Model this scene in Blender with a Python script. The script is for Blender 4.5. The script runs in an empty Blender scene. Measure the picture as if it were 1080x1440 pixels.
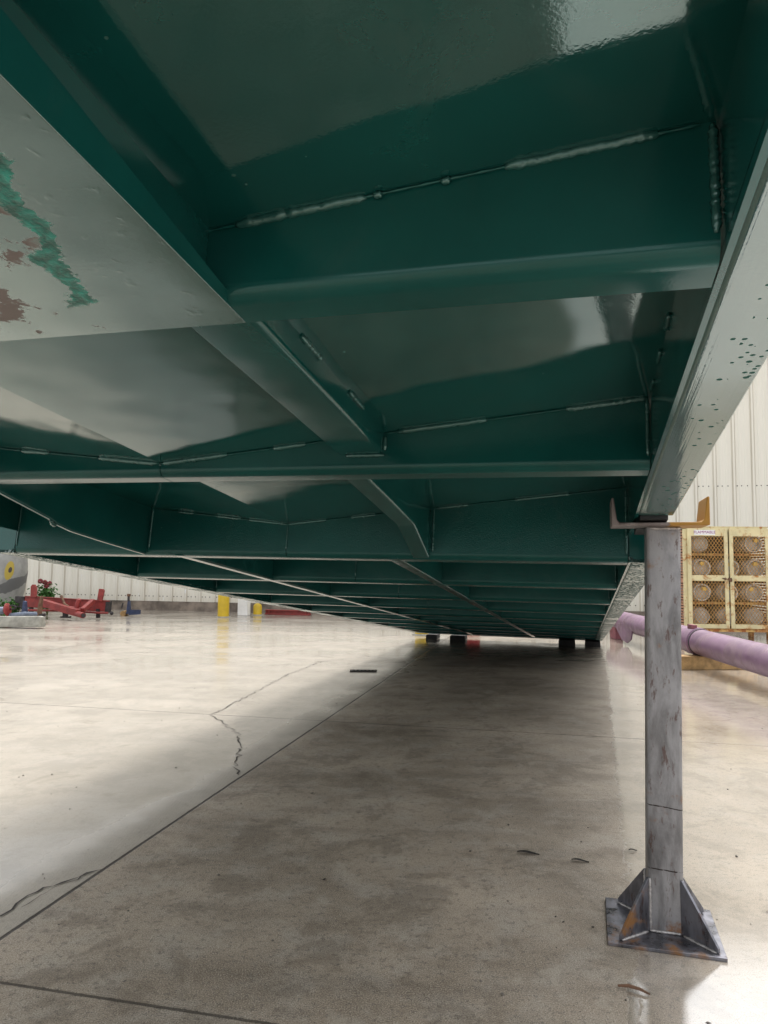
import bpy, bmesh, math, random
from mathutils import Vector, Matrix
random.seed(7)
SC = bpy.context.scene
COL = SC.collection
R = math.radians
V = Vector

# ------------------------------------------------------------------ mesh builder
class MB:
    def __init__(self, M=None):
        self.v = []; self.f = []; self.M = M or Matrix()
    def add(self, vs, fs, M=None):
        o = len(self.v); M = M or Matrix()
        self.v += [self.M @ (M @ V(p)) for p in vs]
        self.f += [tuple(i + o for i in f) for f in fs]
        return self
    def box(self, c, s, M=None):
        x, y, z = s[0]/2, s[1]/2, s[2]/2
        vs = [(c[0]+a*x, c[1]+b*y, c[2]+d*z) for a in (-1, 1) for b in (-1, 1) for d in (-1, 1)]
        return self.add(vs, [(0,1,3,2),(4,6,7,5),(0,4,5,1),(2,3,7,6),(0,2,6,4),(1,5,7,3)], M)
    def bar(self, p, q, w, h, up=(0,0,1)):
        p, q = V(p), V(q); d = q-p; L = d.length; d.normalize()
        s = d.cross(V(up))
        if s.length < 1e-4: s = d.cross(V((1,0,0)))
        s.normalize(); u = s.cross(d)
        M = Matrix((s, d, u)).transposed().to_4x4(); M.translation = (p+q)/2
        return self.box((0,0,0), (w, L, h), M)
    def prism(self, poly, ax, th, M=None):
        """poly: 3D points of a planar outline, extruded along vector ax*th"""
        n = len(poly); a = V(ax)*th
        vs = [V(p) for p in poly] + [V(p)+a for p in poly]
        fs = [tuple(range(n))[::-1], tuple(range(n, 2*n))] + [(i, (i+1) % n, n+(i+1) % n, n+i) for i in range(n)]
        return self.add(vs, fs, M)
    def sweep(self, rings, cap=True):
        """rings: list of equal-length closed point lists"""
        n = len(rings[0]); vs = [p for r in rings for p in r]; fs = []
        for k in range(len(rings)-1):
            for i in range(n):
                j = (i+1) % n
                fs.append((k*n+i, k*n+j, (k+1)*n+j, (k+1)*n+i))
        if cap:
            fs.append(tuple(range(n))[::-1]); fs.append(tuple((len(rings)-1)*n+i for i in range(n)))
        return self.add(vs, fs)
    def tube(self, pts, r, n=10, cap=True):
        pts = [V(p) for p in pts]; rs = r if isinstance(r, (list, tuple)) else [r]*len(pts)
        rings = []; ref = None
        for i, p in enumerate(pts):
            d = (pts[min(i+1, len(pts)-1)]-pts[max(i-1, 0)]).normalized()
            if ref is None:
                ref = d.cross(V((0,0,1)))
                if ref.length < 1e-3: ref = d.cross(V((1,0,0)))
            ref = (ref - d*ref.dot(d)).normalized(); b = d.cross(ref)
            rings.append([p + (ref*math.cos(2*math.pi*k/n) + b*math.sin(2*math.pi*k/n))*rs[i] for k in range(n)])
        return self.sweep(rings, cap)
    def lathe(self, prof, n=24, M=None):
        """prof: (radius, z) list, revolved about local Z"""
        vs = []; fs = []
        for r, z in prof:
            for k in range(n):
                a = 2*math.pi*k/n; vs.append((r*math.cos(a), r*math.sin(a), z))
        for i in range(len(prof)-1):
            for k in range(n):
                j = (k+1) % n; fs.append((i*n+k, i*n+j, (i+1)*n+j, (i+1)*n+k))
        fs.append(tuple(range(n))[::-1]); fs.append(tuple((len(prof)-1)*n+k for k in range(n)))
        return self.add(vs, fs, M)
    def build(self, name, mat, parent=None, bevel=0, smooth=False, segs=2, angle=35):
        me = bpy.data.meshes.new(name); me.from_pydata([tuple(p) for p in self.v], [], self.f)
        bm = bmesh.new(); bm.from_mesh(me); bmesh.ops.recalc_face_normals(bm, faces=bm.faces); bm.to_mesh(me); bm.free()
        me.materials.append(mat)
        if smooth or bevel:
            for p in me.polygons: p.use_smooth = True
            me.set_sharp_from_angle(angle=R(angle))
        o = bpy.data.objects.new(name, me); COL.objects.link(o)
        if parent: o.parent = parent
        if bevel:
            m = o.modifiers.new('bevel', 'BEVEL'); m.width = bevel; m.segments = segs; m.limit_method = 'ANGLE'; m.angle_limit = R(40)
            m.harden_normals = True
        return o

def tag(o, label=None, cat=None, group=None, kind=None):
    if label: o['label'] = label
    if cat: o['category'] = cat
    if group: o['group'] = group
    if kind: o['kind'] = kind
    return o
def empty(name, loc=(0,0,0), rz=0, **kw):
    o = bpy.data.objects.new(name, None); COL.objects.link(o); o.location = loc; o.rotation_euler = (0,0,rz)
    o.empty_display_size = .1
    return tag(o, **kw)
def copy_tree(o, parent=None):
    c = o.copy(); COL.objects.link(c)
    if parent: c.parent = parent
    for ch in [q for q in bpy.data.objects if q.parent == o]: copy_tree(ch, c)
    return c

# ------------------------------------------------------------------ node helper
class NT:
    def __init__(self, name):
        self.m = bpy.data.materials.new(name); self.m.use_nodes = True
        self.t = self.m.node_tree; self.b = self.t.nodes['Principled BSDF']
        self.geo = self.t.nodes.new('ShaderNodeNewGeometry'); self.tc = self.t.nodes.new('ShaderNodeTexCoord')
    def n(self, typ, ins=None, **kw):
        q = self.t.nodes.new(typ)
        for k, v in kw.items(): setattr(q, k, v)
        for k, v in (ins or {}).items(): self.set(q.inputs[k], v)
        return q
    def set(self, sock, v):
        if isinstance(v, bpy.types.NodeSocket): self.t.links.new(v, sock)
        elif isinstance(v, bpy.types.Node): self.t.links.new(v.outputs[0], sock)
        else:
            if isinstance(v, (tuple, list)) and len(v) == 3 and sock.type == 'RGBA': v = (*v, 1)
            sock.default_value = v
    def pos(self): return self.geo.outputs['Position']
    def obj(self): return self.tc.outputs['Object']
    def math(self, op, a, b=0.0, c=0.0, clamp=False):
        q = self.n('ShaderNodeMath', operation=op, use_clamp=clamp)
        for i, v in enumerate((a, b, c)): self.set(q.inputs[i], v)
        return q.outputs[0]
    def noise(self, vec, scale, detail=4, rough=.55, dist=0):
        q = self.n('ShaderNodeTexNoise', {'Scale': scale, 'Detail': detail, 'Roughness': rough, 'Distortion': dist})
        self.set(q.inputs['Vector'], vec); return q.outputs['Fac']
    def mapped(self, vec, scale=(1,1,1), rot=(0,0,0), loc=(0,0,0)):
        q = self.n('ShaderNodeMapping'); self.set(q.inputs['Vector'], vec)
        q.inputs['Scale'].default_value = scale; q.inputs['Rotation'].default_value = rot; q.inputs['Location'].default_value = loc
        return q.outputs[0]
    def ramp(self, fac, a, b, c0=0.0, c1=1.0, smooth=True):
        q = self.n('ShaderNodeMapRange', interpolation_type='SMOOTHSTEP' if smooth else 'LINEAR')
        self.set(q.inputs['Value'], fac)
        for nme, v in (('From Min', a), ('From Max', b), ('To Min', c0), ('To Max', c1)): q.inputs[nme].default_value = v
        return q.outputs['Result']
    def mix(self, fac, a, b, typ='MIX'):
        q = self.n('ShaderNodeMix', data_type='RGBA', blend_type=typ)
        self.set(q.inputs[0], fac); self.set(q.inputs[6], a); self.set(q.inputs[7], b)
        return q.outputs[2]
    def sep(self, vec):
        q = self.n('ShaderNodeSeparateXYZ'); self.set(q.inputs[0], vec); return q.outputs
    def bump(self, h, strength=.2, dist=.01, normal=None):
        q = self.n('ShaderNodeBump', {'Strength': strength, 'Distance': dist, 'Height': h})
        if normal: self.set(q.inputs['Normal'], normal)
        return q.outputs[0]
    def out(self, **kw):
        for k, v in kw.items(): self.set(self.b.inputs[k.replace('_', ' ')], v)
        return self.m

def simple(name, col, rough=.5, metal=0, var=.25, scale=8, bump=.1, rust=None, rust_amt=.5, spec=.5):
    n = NT(name); P = n.obj()
    f = n.noise(P, scale, 5, .6); dark = tuple(c*(1-var) for c in col); lite = tuple(min(1, c*(1+var)) for c in col)
    c = n.mix(n.ramp(f, .3, .7), dark, lite)
    rg = n.ramp(n.noise(P, scale*2.3, 4), .3, .7, max(.04, rough-.1), min(1, rough+.1))
    if rust:
        m = n.ramp(n.noise(P, scale*1.3, 7, .68, .4), 1-rust_amt-.08, 1-rust_amt+.08)
        c = n.mix(m, c, rust); rg = n.math('MAXIMUM', rg, n.math('MULTIPLY', m, .8))
    b = n.bump(n.noise(P, scale*9, 4), bump, .004)
    return n.out(Base_Color=c, Roughness=rg, Metallic=metal, Normal=b, Specular_IOR_Level=spec)

# ------------------------------------------------------------------ materials
GREEN = (.006, .064, .057)
def paint(name, ior=1.55, tint=(.72, 1.0, .95), pale=0, grain2=0, mottle=False, streaks=False, rough=.13, specks=None, runs=False, grain=.10, wavy=.012):
    """dark green gloss enamel; specks / runs are rough, dull spots of the same paint"""
    n = NT(name); P = n.obj()
    f = n.noise(P, 3.1, 4)
    c = n.mix(n.ramp(f, .3, .7), tuple(x*.86 for x in GREEN), tuple(x*1.14 for x in GREEN))
    rg = n.ramp(n.noise(P, 7, 5, .6), .3, .75, rough*.75, rough*1.35)
    peel = n.noise(P, 260, 2, .5) if grain2 else n.noise(P, 210, 2, .5)
    # weld spatter, dust and faint scuffs
    vs_ = n.n('ShaderNodeTexVoronoi', {'Scale': 34}); n.set(vs_.inputs['Vector'], P)
    wn = n.n('ShaderNodeTexWhiteNoise', noise_dimensions='3D'); n.set(wn.inputs['Vector'], vs_.outputs['Position'])
    dotm = n.math('MULTIPLY', n.math('LESS_THAN', vs_.outputs['Distance'], n.math('MULTIPLY', wn.outputs['Value'], .9)), n.math('LESS_THAN', wn.outputs['Value'], .11))
    dust = n.math('MULTIPLY', n.ramp(n.noise(P, 5.5, 7, .7, .6), .50, .78), .30)
    c = n.mix(dust, c, (.045, .085, .075)); rg = n.math('ADD', rg, n.math('MULTIPLY', dust, .35))
    c = n.mix(n.math('MULTIPLY', dotm, .5), c, (.10, .17, .15))
    nor = n.bump(n.noise(P, 2.6, 2, .4), 1, wavy)
    nor = n.bump(dotm, .5, .003, nor)
    if streaks: nor = n.bump(n.noise(n.mapped(P, (60, .7, 1)), 1, 4, .6), .22, .003, nor)
    if grain2: grain = n.ramp(n.sep(P)[1], 1.3, 2.7, grain, grain2)
    nor = n.bump(peel, grain, .0035 if grain2 else .0015, nor)
    if pale: c = n.mix(pale, c, (.20,.245,.22))  # base colour paled to mimic bright ground reflections and highlights on the gloss
    if specks:
        lo, hi, scl, sz = specks
        vo = n.n('ShaderNodeTexVoronoi', {'Scale': scl, 'Randomness': 1.0}); n.set(vo.inputs['Vector'], P)
        cell = n.n('ShaderNodeTexWhiteNoise', noise_dimensions='3D'); n.set(cell.inputs['Vector'], vo.outputs['Position'])
        x = n.sep(P)[0]
        dens = n.math('MULTIPLY', n.ramp(x, lo, hi), n.ramp(n.noise(P, 3.3, 3), .34, .55))
        on = n.math('LESS_THAN', cell.outputs['Value'], dens)
        rad = n.math('MULTIPLY_ADD', cell.outputs['Value'], -.12, sz)
        dot = n.math('MULTIPLY', on, n.math('LESS_THAN', vo.outputs['Distance'], rad))
        c = n.mix(n.math('MULTIPLY', dot, .8), c, (.006, .09, .07)); rg = n.math('MAXIMUM', rg, n.math('MULTIPLY', dot, .8))
        sp = n.math('MULTIPLY_ADD', dot, -.42, .5)
    else: sp = .5
    if mottle:
        m = n.math('MULTIPLY', n.ramp(n.noise(P, 75, 4, .6), .46, .51), n.ramp(n.noise(n.mapped(P, (.6, 3, 1)), 1.3, 4, .6), .36, .48))
        c = n.mix(m, c, (.006, .045, .035)); rg = n.math('MAXIMUM', rg, n.math('MULTIPLY', m, .7)); sp = n.math('MULTIPLY_ADD', m, -.42, .5)
    if runs:
        S = n.sep(P)
        # teal drip along the plate and bare primer patches beside it
        wv = n.math('MULTIPLY', n.math('SUBTRACT', n.noise(P, 9, 7, .68), .5), .15)
        ctr = n.math('MULTIPLY_ADD', n.math('MAXIMUM', n.math('SUBTRACT', S[1], .52), 0), -.36, -.720)
        d = n.math('SUBTRACT', n.math('ADD', S[0], wv), ctr)
        m = n.math('MULTIPLY', n.ramp(n.math('ABSOLUTE', d), .020, .013), n.ramp(n.math('ADD', S[1], n.math('MULTIPLY', n.noise(P, 25, 4), .04)), .832, .812))
        lum = n.noise(P, 40, 5, .65)
        c = n.mix(m, c, n.mix(n.ramp(lum, .38, .68), (.001, .075, .055), (.008, .30, .23)))
        
        m2 = n.math('MULTIPLY', n.ramp(n.noise(P, 15, 6, .6), .545, .575), n.ramp(d, .0, -.03))
        m2 = n.math('MULTIPLY', m2, n.math('SUBTRACT', 1, m))
        c = n.mix(m2, c, (.16, .125, .115))
        rg = n.math('MAXIMUM', rg, n.math('ADD', n.math('MULTIPLY', m2, .6), n.math('MULTIPLY', m, .45)))
        sp = n.math('MULTIPLY_ADD', n.math('MAXIMUM', m, m2), -.40, .5)
        pit = n.ramp(n.noise(P, 55, 3), .62, .72)
        nor = n.bump(pit, .07, .003, nor); nor = n.bump(lum, n.math('MULTIPLY', m, .7), .006, nor)
    return n.out(Base_Color=c, Roughness=rg, Normal=nor, IOR=ior, Specular_IOR_Level=sp, Specular_Tint=(*tint, 1))

M_green = paint('green enamel')
M_plate = paint('green enamel plate', ior=2.0, tint=(.80, 1.0, .93), rough=.07, grain=.05, wavy=.010)
M_cross = paint('green enamel cross', ior=1.42, rough=.14, grain=.03, grain2=.34, wavy=.004)
M_rail = paint('green enamel rail', ior=2.9, tint=(.92, 1, .97), pale=.08, streaks=True, rough=.08, specks=(.028, .100, 66, .33), wavy=.004)
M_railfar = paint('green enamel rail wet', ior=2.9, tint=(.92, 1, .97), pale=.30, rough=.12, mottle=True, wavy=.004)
M_run = paint('green enamel with runs', ior=2.9, tint=(.88, 1, .94), pale=.12, rough=.10, runs=True, grain=.05)
M_weld = paint('green enamel weld', rough=.22, grain=.5, ior=1.9, pale=.05)

def steel(name, dark, lite, rust, amt, rough=.42, metal=.75, marks=False):
    n = NT(name); P = n.obj()
    s = n.mapped(P, (1, 1, .28))
    f = n.noise(s, 17, 7, .62, .3)
    c = n.mix(n.ramp(f, .32, .66), dark, lite)
    sp = n.ramp(n.noise(s, 46, 5, .7), .57, .66)
    c = n.mix(n.math('MULTIPLY', sp, .75), c, (.10, .055, .045))
    m = n.ramp(n.math('ADD', n.noise(P, 14, 7, .66), amt(n, P)), .60, .78)
    c = n.mix(m, c, rust)
    rg = n.math('MAXIMUM', n.ramp(f, .3, .7, rough-.1, rough+.14), n.math('MULTIPLY', m, .7))
    if marks:
        Q = n.sep(P)
        for z0, sl in ((.382, -.10), (.196, -.06)):
            dd = n.math('ABSOLUTE', n.math('ADD', n.math('SUBTRACT', Q[2], z0), n.math('MULTIPLY_ADD', n.noise(P, 30, 3), .006, n.math('MULTIPLY', Q[0], -sl))))
            c = n.mix(n.math('MULTIPLY', n.ramp(dd, .0022, .0012), n.ramp(n.noise(P, 60, 3), .3, .5)), c, (.03,.022,.02))
    me = n.math('MULTIPLY', n.math('SUBTRACT', 1, m), metal)
    return n.out(Base_Color=c, Roughness=rg, Metallic=me, Normal=n.bump(n.noise(P, 90, 5), .22, .003))
M_post = steel('mill scale steel', (.145,.142,.146), (.35,.345,.355), (.22,.10,.04), lambda n, P: n.ramp(n.sep(P)[2], .16, .02, 0, .12), marks=True)
M_base = steel('base plate steel', (.08,.08,.088), (.24,.24,.27), (.22,.10,.03), lambda n, P: n.ramp(n.math('ADD', n.sep(P)[1], n.math('MULTIPLY', n.sep(P)[0], .3)), .03, -.17, -.12, .17), rough=.32)
M_saddle = steel('saddle steel', (.15,.12,.115), (.30,.26,.25), (.40,.20,.03), lambda n, P: n.ramp(n.sep(P)[0], .0, .06, -.2, .6), rough=.5, metal=.5)
M_bead = simple('bare weld metal', (.45,.43,.42), .4, .7, .3, 60, .3)

def ground_mat():
    n = NT('yard concrete'); P = n.pos(); S = n.sep(P); x, y = S[0], S[1]
    def lin(a, b, c): return n.math('ADD', n.math('MULTIPLY_ADD', x, a, c), n.math('MULTIPLY', y, b))
    n1 = n.noise(P, 1.1, 6, .6); n2 = n.noise(P, 6, 6, .65); n3 = n.noise(P, 45, 5, .7); n4 = n.noise(P, 260, 3, .75); n5 = n.noise(P, 18, 6, .7); n6 = n.noise(P, 80, 6, .8); n7 = n.noise(P, 3.1, 9, .74, .3)
    strk = n.noise(n.mapped(P, (.45, 2.6, 1), (0,0,R(13))), 2.2, 6, .62, .4)
    jt = lin(.976, -.218, 1.584); jl = lin(.218, .976, -1.763)
    # signed drip lines of the deck above
    wob = n.math('MULTIPLY', n.math('SUBTRACT', n.noise(P, 9, 7, .72), .5), .17)
    dR = n.math('ADD', lin(.9603, -.279, -1.262+1.174), wob)
    wr = n.ramp(dR, -.008, .010)
    wobl = n.math('MULTIPLY', n.math('SUBTRACT', n.noise(P, 1.6, 6, .65), .5), .9)
    wl = n.ramp(n.math('ADD', lin(-.945, .30, -2.30), wobl), -.75, .25)
    wl = n.math('MAXIMUM', wl, n.math('MULTIPLY', n.ramp(n.math('ADD', jt, n.math('MULTIPLY', n.math('SUBTRACT', n1, .5), .5)), .02, -.30), n.ramp(jt, .004, -.004)))
    wf = n.ramp(n.math('ADD', y, n.math('MULTIPLY', strk, 3.0)), 9.2, 11.5)
    # small pools in front of the stand foot
    px = n.math('ABSOLUTE', n.math('ADD', lin(.945, -.327, .029), n.math('MULTIPLY', wob, .25)))
    pool = n.math('MULTIPLY', n.ramp(px, .016, .011), n.ramp(n.math('ADD', y, n.math('MULTIPLY', wob, .3)), 2.085, 2.06))
    wet = n.math('MAXIMUM', n.math('MAXIMUM', wr, wl), n.math('MAXIMUM', wf, pool))
    c = n.mix(n.ramp(n1, .3, .7), (.225,.180,.132), (.50,.415,.325))
    c = n.mix(n.ramp(n2, .42, .70, 0, .6), c, (.44,.40,.345))
    c = n.mix(n.ramp(strk, .50, .70, 0, .38), c, (.150,.120,.092))
    c = n.mix(n.math('MULTIPLY', n.ramp(n3, .53, .63), .60), c, (.13,.115,.098))
    c = n.mix(n.math('MULTIPLY', n.ramp(n4, .53, .62), .75), c, (.62,.55,.46))
    c = n.mix(n.math('MULTIPLY', n.ramp(n5, .56, .70), .45), c, (.15,.128,.105))
    c = n.mix(n.math('MULTIPLY', n.ramp(n4, .46, .37), .75), c, (.07,.055,.04))
    c = n.mix(n.math('MULTIPLY', n.ramp(n7, .50, .60), .42), c, (.135,.108,.080))
    c = n.mix(n.math('MULTIPLY', n.ramp(n7, .42, .34), .35), c, (.52,.46,.38))
    c = n.mix(n.math('MULTIPLY', n.ramp(n6, .60, .66), .65), c, (.06,.048,.036))
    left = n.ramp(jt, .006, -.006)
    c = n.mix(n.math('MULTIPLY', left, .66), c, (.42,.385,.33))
    c = n.mix(n.math('MULTIPLY', n.ramp(jt, 1.2, 2.4), .45), c, (.37,.335,.285))  # concrete beyond the deck's right edge painted lighter, as if in open daylight
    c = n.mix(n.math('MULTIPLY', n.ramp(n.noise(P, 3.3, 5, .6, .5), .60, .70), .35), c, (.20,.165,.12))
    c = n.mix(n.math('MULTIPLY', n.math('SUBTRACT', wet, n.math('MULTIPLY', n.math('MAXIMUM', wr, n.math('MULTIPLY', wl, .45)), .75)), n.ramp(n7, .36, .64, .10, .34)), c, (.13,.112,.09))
    # saw-cut joints
    def cut(d, per, w):
        m = n.math('ABSOLUTE', n.math('SUBTRACT', n.math('MODULO', n.math('ADD', d, per*20.5), per), per/2))
        m = n.math('SUBTRACT', m, n.math('MULTIPLY', n.math('SUBTRACT', n3, .5), .006))
        return n.ramp(m, w, w*.45)
    jm = n.math('MAXIMUM', cut(jt, 4.78, .0095), n.math('MULTIPLY', cut(jl, 3.42, .0070), .8))
    c = n.mix(n.math('MULTIPLY', jm, .9), c, (.022,.018,.015))
    rw = n.ramp(n.noise(n.mapped(P, (.6, 1.0, 1), (0,0,R(13))), 1.3, 4, .5), .34, .66, .10, .26)
    rw = n.math('SUBTRACT', rw, n.math('MULTIPLY', n.math('MAXIMUM', wr, pool), .07), clamp=True)
    rw = n.math('MULTIPLY', rw, n.math('MULTIPLY_ADD', n.math('MAXIMUM', wr, pool), -.7, 1))
    rd = n.ramp(n2, .3, .7, .60, .78)
    q = n.n('ShaderNodeMix', data_type='FLOAT'); n.set(q.inputs[0], wet); n.set(q.inputs[2], rd); n.set(q.inputs[3], rw)
    h = n.math('ADD', n.math('MULTIPLY', n3, .4), n.math('ADD', n.math('MULTIPLY', n4, .4), n.math('MULTIPLY', n6, .6)))
    broom = n.noise(n.mapped(P, (9, .5, 1), (0,0,R(13-90))), 12, 3, .5)
    h = n.math('ADD', h, n.math('MULTIPLY', broom, .3))
    bs = n.ramp(wet, 0, 1, .8, .05)
    nor = n.bump(h, bs, .005)
    nor = n.bump(n.math('MULTIPLY', jm, -1), .8, .008, nor)
    return n.out(Base_Color=c, Roughness=q.outputs[0], Normal=nor, Specular_IOR_Level=n.ramp(wet, 0, 1, .22, .5), IOR=n.math('ADD', n.ramp(wet, 0, 1, 1.45, 1.54), n.math('MULTIPLY', n.math('MAXIMUM', wr, pool), .85)))
M_ground = ground_mat()
M_crack = simple('crack dark', (.05,.042,.036), .9, 0, .5, 40, .3)
M_siding = None
def siding():
    n = NT('cream siding'); P = n.obj(); S = n.sep(P)
    st = n.noise(n.mapped(P, (6, 6, .35)), 2.2, 6, .65)
    c = n.mix(n.math('MULTIPLY', n.ramp(st, .42, .75), n.ramp(S[2], 2.6, .8, .15, 1)), (.82,.79,.70), (.74,.705,.60))
    low = n.ramp(n.math('ADD', S[2], n.math('MULTIPLY', st, .5)), .95, .35)
    c = n.mix(n.math('MULTIPLY', low, .35), c, (.42,.37,.29))
    wht = n.math('MULTIPLY', n.ramp(n.noise(n.mapped(P, (5, 5, 1.1), loc=(3,0,0)), 1.7, 4, .6), .66, .72), n.ramp(S[2], 1.4, .6))
    c = n.mix(wht, c, (.84,.84,.83))
    rb = n.math('ABSOLUTE', n.math('SUBTRACT', n.math('MODULO', n.math('ADD', S[0], .386*200.5), .386), .193))
    c = n.mix(n.math('MULTIPLY', n.ramp(n.math('ABSOLUTE', n.math('SUBTRACT', rb, .030)), .020, .008), n.ramp(st, .3, .6, .28, .62)), c, (.40,.35,.27))
    return n.out(Base_Color=c, Roughness=.42, Normal=n.bump(st, .05, .01))
M_siding = siding()
M_kerb = simple('stained footing concrete', (.19,.155,.125), .8, 0, .5, 3, .3)
M_yellow = simple('yellow paint', (.62,.42,.02), .38, 0, .1, 5, .05)
M_cream = simple('cream cage paint', (.68,.59,.34), .5, 0, .12, 5, .1, rust=(.42,.17,.035), rust_amt=.41)
M_rusty = simple('rusting cage paint', (.66,.42,.14), .6, 0, .2, 7, .15, rust=(.36,.12,.03), rust_amt=.50)
M_mesh = simple('rusted mesh', (.48,.27,.09), .6, .1, .25, 9, .1)
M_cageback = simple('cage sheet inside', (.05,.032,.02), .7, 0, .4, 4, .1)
M_sidepanel = simple('cage louvre side', (.42,.21,.13), .65, 0, .25, 6, .1)
M_cyl = simple('grey gas cylinder', (.56,.54,.51), .45, 0, .2, 6, .1)
M_cylring = simple('collar metal', (.66,.64,.60), .35, 0, .15, 8, .05)
M_brass = simple('valve brass', (.72,.48,.12), .35, .6, .1, 10, .05)
M_violet = simple('faded violet paint', (.19,.110,.170), .42, 0, .22, 3.5, .12, rust=(.20,.13,.16), rust_amt=.44)
M_violetdk = simple('violet primer', (.20,.06,.075), .6, 0, .3, 6, .2)
M_timber = simple('weathered timber', (.42,.26,.11), .8, 0, .35, 9, .4, rust=(.07,.05,.035), rust_amt=.36)
M_red = simple('faded red paint', (.24,.030,.026), .5, 0, .25, 7, .15, rust=(.13,.05,.04), rust_amt=.36)
M_dark = simple('dark greasy steel', (.045,.04,.042), .55, .4, .4, 12, .2)
M_blue = simple('dark blue paint', (.03,.045,.10), .5, 0, .3, 12, .15)
M_slate = simple('slate blue steel', (.17,.20,.26), .5, .3, .25, 10, .15)
M_brown = simple('rust brown steel', (.16,.085,.05), .75, .2, .4, 14, .3)
M_concrete = simple('weathered concrete', (.30,.29,.25), .8, 0, .25, 6, .4, rust=(.14,.13,.11), rust_amt=.34)
M_leaf = simple('leaf green', (.055,.16,.03), .5, 0, .5, 12, .05)
M_petal = simple('red petals', (.26,.045,.055), .6, 0, .4, 20, .05)
M_stem = simple('stem', (.09,.12,.04), .7, 0, .2, 9, .1)
M_white = simple('white plastic', (.84,.84,.83), .45, 0, .06, 6, .05)
M_rubber = simple('black rubber block', (.02,.02,.021), .7, 0, .3, 9, .2)
M_purple = simple('sticker lettering', (.30,.05,.22), .5, 0, .1, 9, 0)
M_litter = simple('dark leaf', (.02,.018,.017), .8, 0, .4, 40, .2, spec=.15)
M_iron = simple('cast iron', (.03,.026,.022), .6, .5, .3, 30, .3)

# ------------------------------------------------------------------ camera and light
H = 1.1
right = V((.99995, -.00077340, .00996988)); fwd = V((0, .99700465, .07734163)); up = V((-.00999983, -.07733776, .99695480))
cam = bpy.data.cameras.new('camera'); co = bpy.data.objects.new('camera', cam); COL.objects.link(co)
co.matrix_world = Matrix(((right.x, up.x, -fwd.x, 0), (right.y, up.y, -fwd.y, 0), (right.z, up.z, -fwd.z, H), (0,0,0,1)))
cam.sensor_fit = 'VERTICAL'; cam.sensor_height = 36; cam.lens = 36*1031.3/1440; cam.clip_end = 600; cam.clip_start = .02
SC.camera = co
SUN_EL, SUN_AZ = 60, 9          # azimuth measured clockwise from +Y
w = bpy.data.worlds.new('World'); SC.world = w; w.use_nodes = True
t = w.node_tree; bg = t.nodes['Background']
sky = t.nodes.new('ShaderNodeTexSky'); sky.sky_type = 'NISHITA'; sky.sun_disc = False
sky.sun_elevation = R(SUN_EL); sky.sun_rotation = R(SUN_AZ); sky.dust_density = 4; sky.air_density = 1.2
hs = t.nodes.new('ShaderNodeHueSaturation'); hs.inputs['Saturation'].default_value = .10     # overcast: grey, not blue
t.links.new(sky.outputs[0], hs.inputs['Color']); t.links.new(hs.outputs[0], bg.inputs['Color']); bg.inputs['Strength'].default_value = .15
sl = bpy.data.lights.new('sun', 'SUN'); sl.energy = .62; sl.angle = R(13); sl.color = (1, .975, .94)
so = bpy.data.objects.new('sun', sl); COL.objects.link(so)
az, el = R(SUN_AZ), R(SUN_EL)
so.rotation_euler = V((math.sin(az)*math.cos(el), math.cos(az)*math.cos(el), math.sin(el))).to_track_quat('Z', 'Y').to_euler()
vs = SC.view_settings; vs.view_transform = 'Standard'; vs.look = 'None'; vs.exposure = 1.38; vs.gamma = 1; vs.use_curve_mapping = False
SC.render.film_transparent = False

def at(px, py, Y, z0=None):
    """world point seen at a photo pixel, Y metres ahead (only used to read places off the photograph)"""
    d = right*((px-540)/1031.3) + fwd - up*((py-720)/1031.3)
    return V((0,0,H)) + d*(Y/d.y)
def gnd(px, py, z=0):
    d = right*((px-540)/1031.3) + fwd - up*((py-720)/1031.3)
    return V((0,0,H)) + d*((z-H)/d.z)

# ------------------------------------------------------------------ ground
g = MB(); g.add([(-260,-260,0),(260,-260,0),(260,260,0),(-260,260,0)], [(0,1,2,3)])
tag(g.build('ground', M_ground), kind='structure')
def crack(name, pts, w):
    rnd = random.Random(len(pts)*7+int(w*1e4)); P = [V(p) for p in pts]; line = []
    for a, b in zip(P[:-1], P[1:]):
        k = max(3, int((b-a).length/.035))
        for i in range(k): line.append(a.lerp(b, i/k) + V((rnd.gauss(0,.011), rnd.gauss(0,.011), 0)))
    line.append(P[-1]); vs = []; fs = []
    for i, p in enumerate(line):
        d = (line[min(i+1, len(line)-1)]-line[max(i-1, 0)]); s = V((-d.y, d.x, 0)).normalized()
        ww = w*(.25+1.5*rnd.random()**1.6)*(0.3 if i in (0, len(line)-1) else 1)
        vs += [p+s*ww+V((0,0,.003)), p-s*ww+V((0,0,.003))]
        if i: fs.append((2*i-2, 2*i-1, 2*i+1, 2*i))
    b = MB(); b.add(vs, fs); return tag(b.build(name, M_crack), kind='structure')
crack('pavement_crack', [gnd(*q) for q in ((334,1090),(332,1072),(338,1050),(334,1032),(318,1020),(296,1006),(305,1001),(352,977),(402,950),(450,931),(540,921))], .0042)
crack('pavement_crack', [gnd(*q) for q in ((140,1223),(92,1240),(48,1256),(0,1289),(-30,1300))], .0035)
crack('pavement_crack', [gnd(*q) for q in ((136,1225),(80,1248),(30,1277))], .0016)
pb = MB()
for i in range(520):
    y = 1.7+12*random.random()**1.5; x = (random.random()*1.2-.64)*y*1.05
    s = .0016+.0042*random.random()**2.5
    M = Matrix.Translation((x, y, s*.45)) @ Matrix.Rotation(random.random()*6, 4, 'Z') @ Matrix.Diagonal((s*(1+random.random()), s, s*.7, 1))
    pb.add([(1,0,0),(-1,0,.1),(0,1,0),(0,-1,.1),(.2,.1,1),(0,0,-1)], [(0,2,4),(2,1,4),(1,3,4),(3,0,4),(2,0,5),(1,2,5),(3,1,5),(0,3,5)], M)
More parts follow.
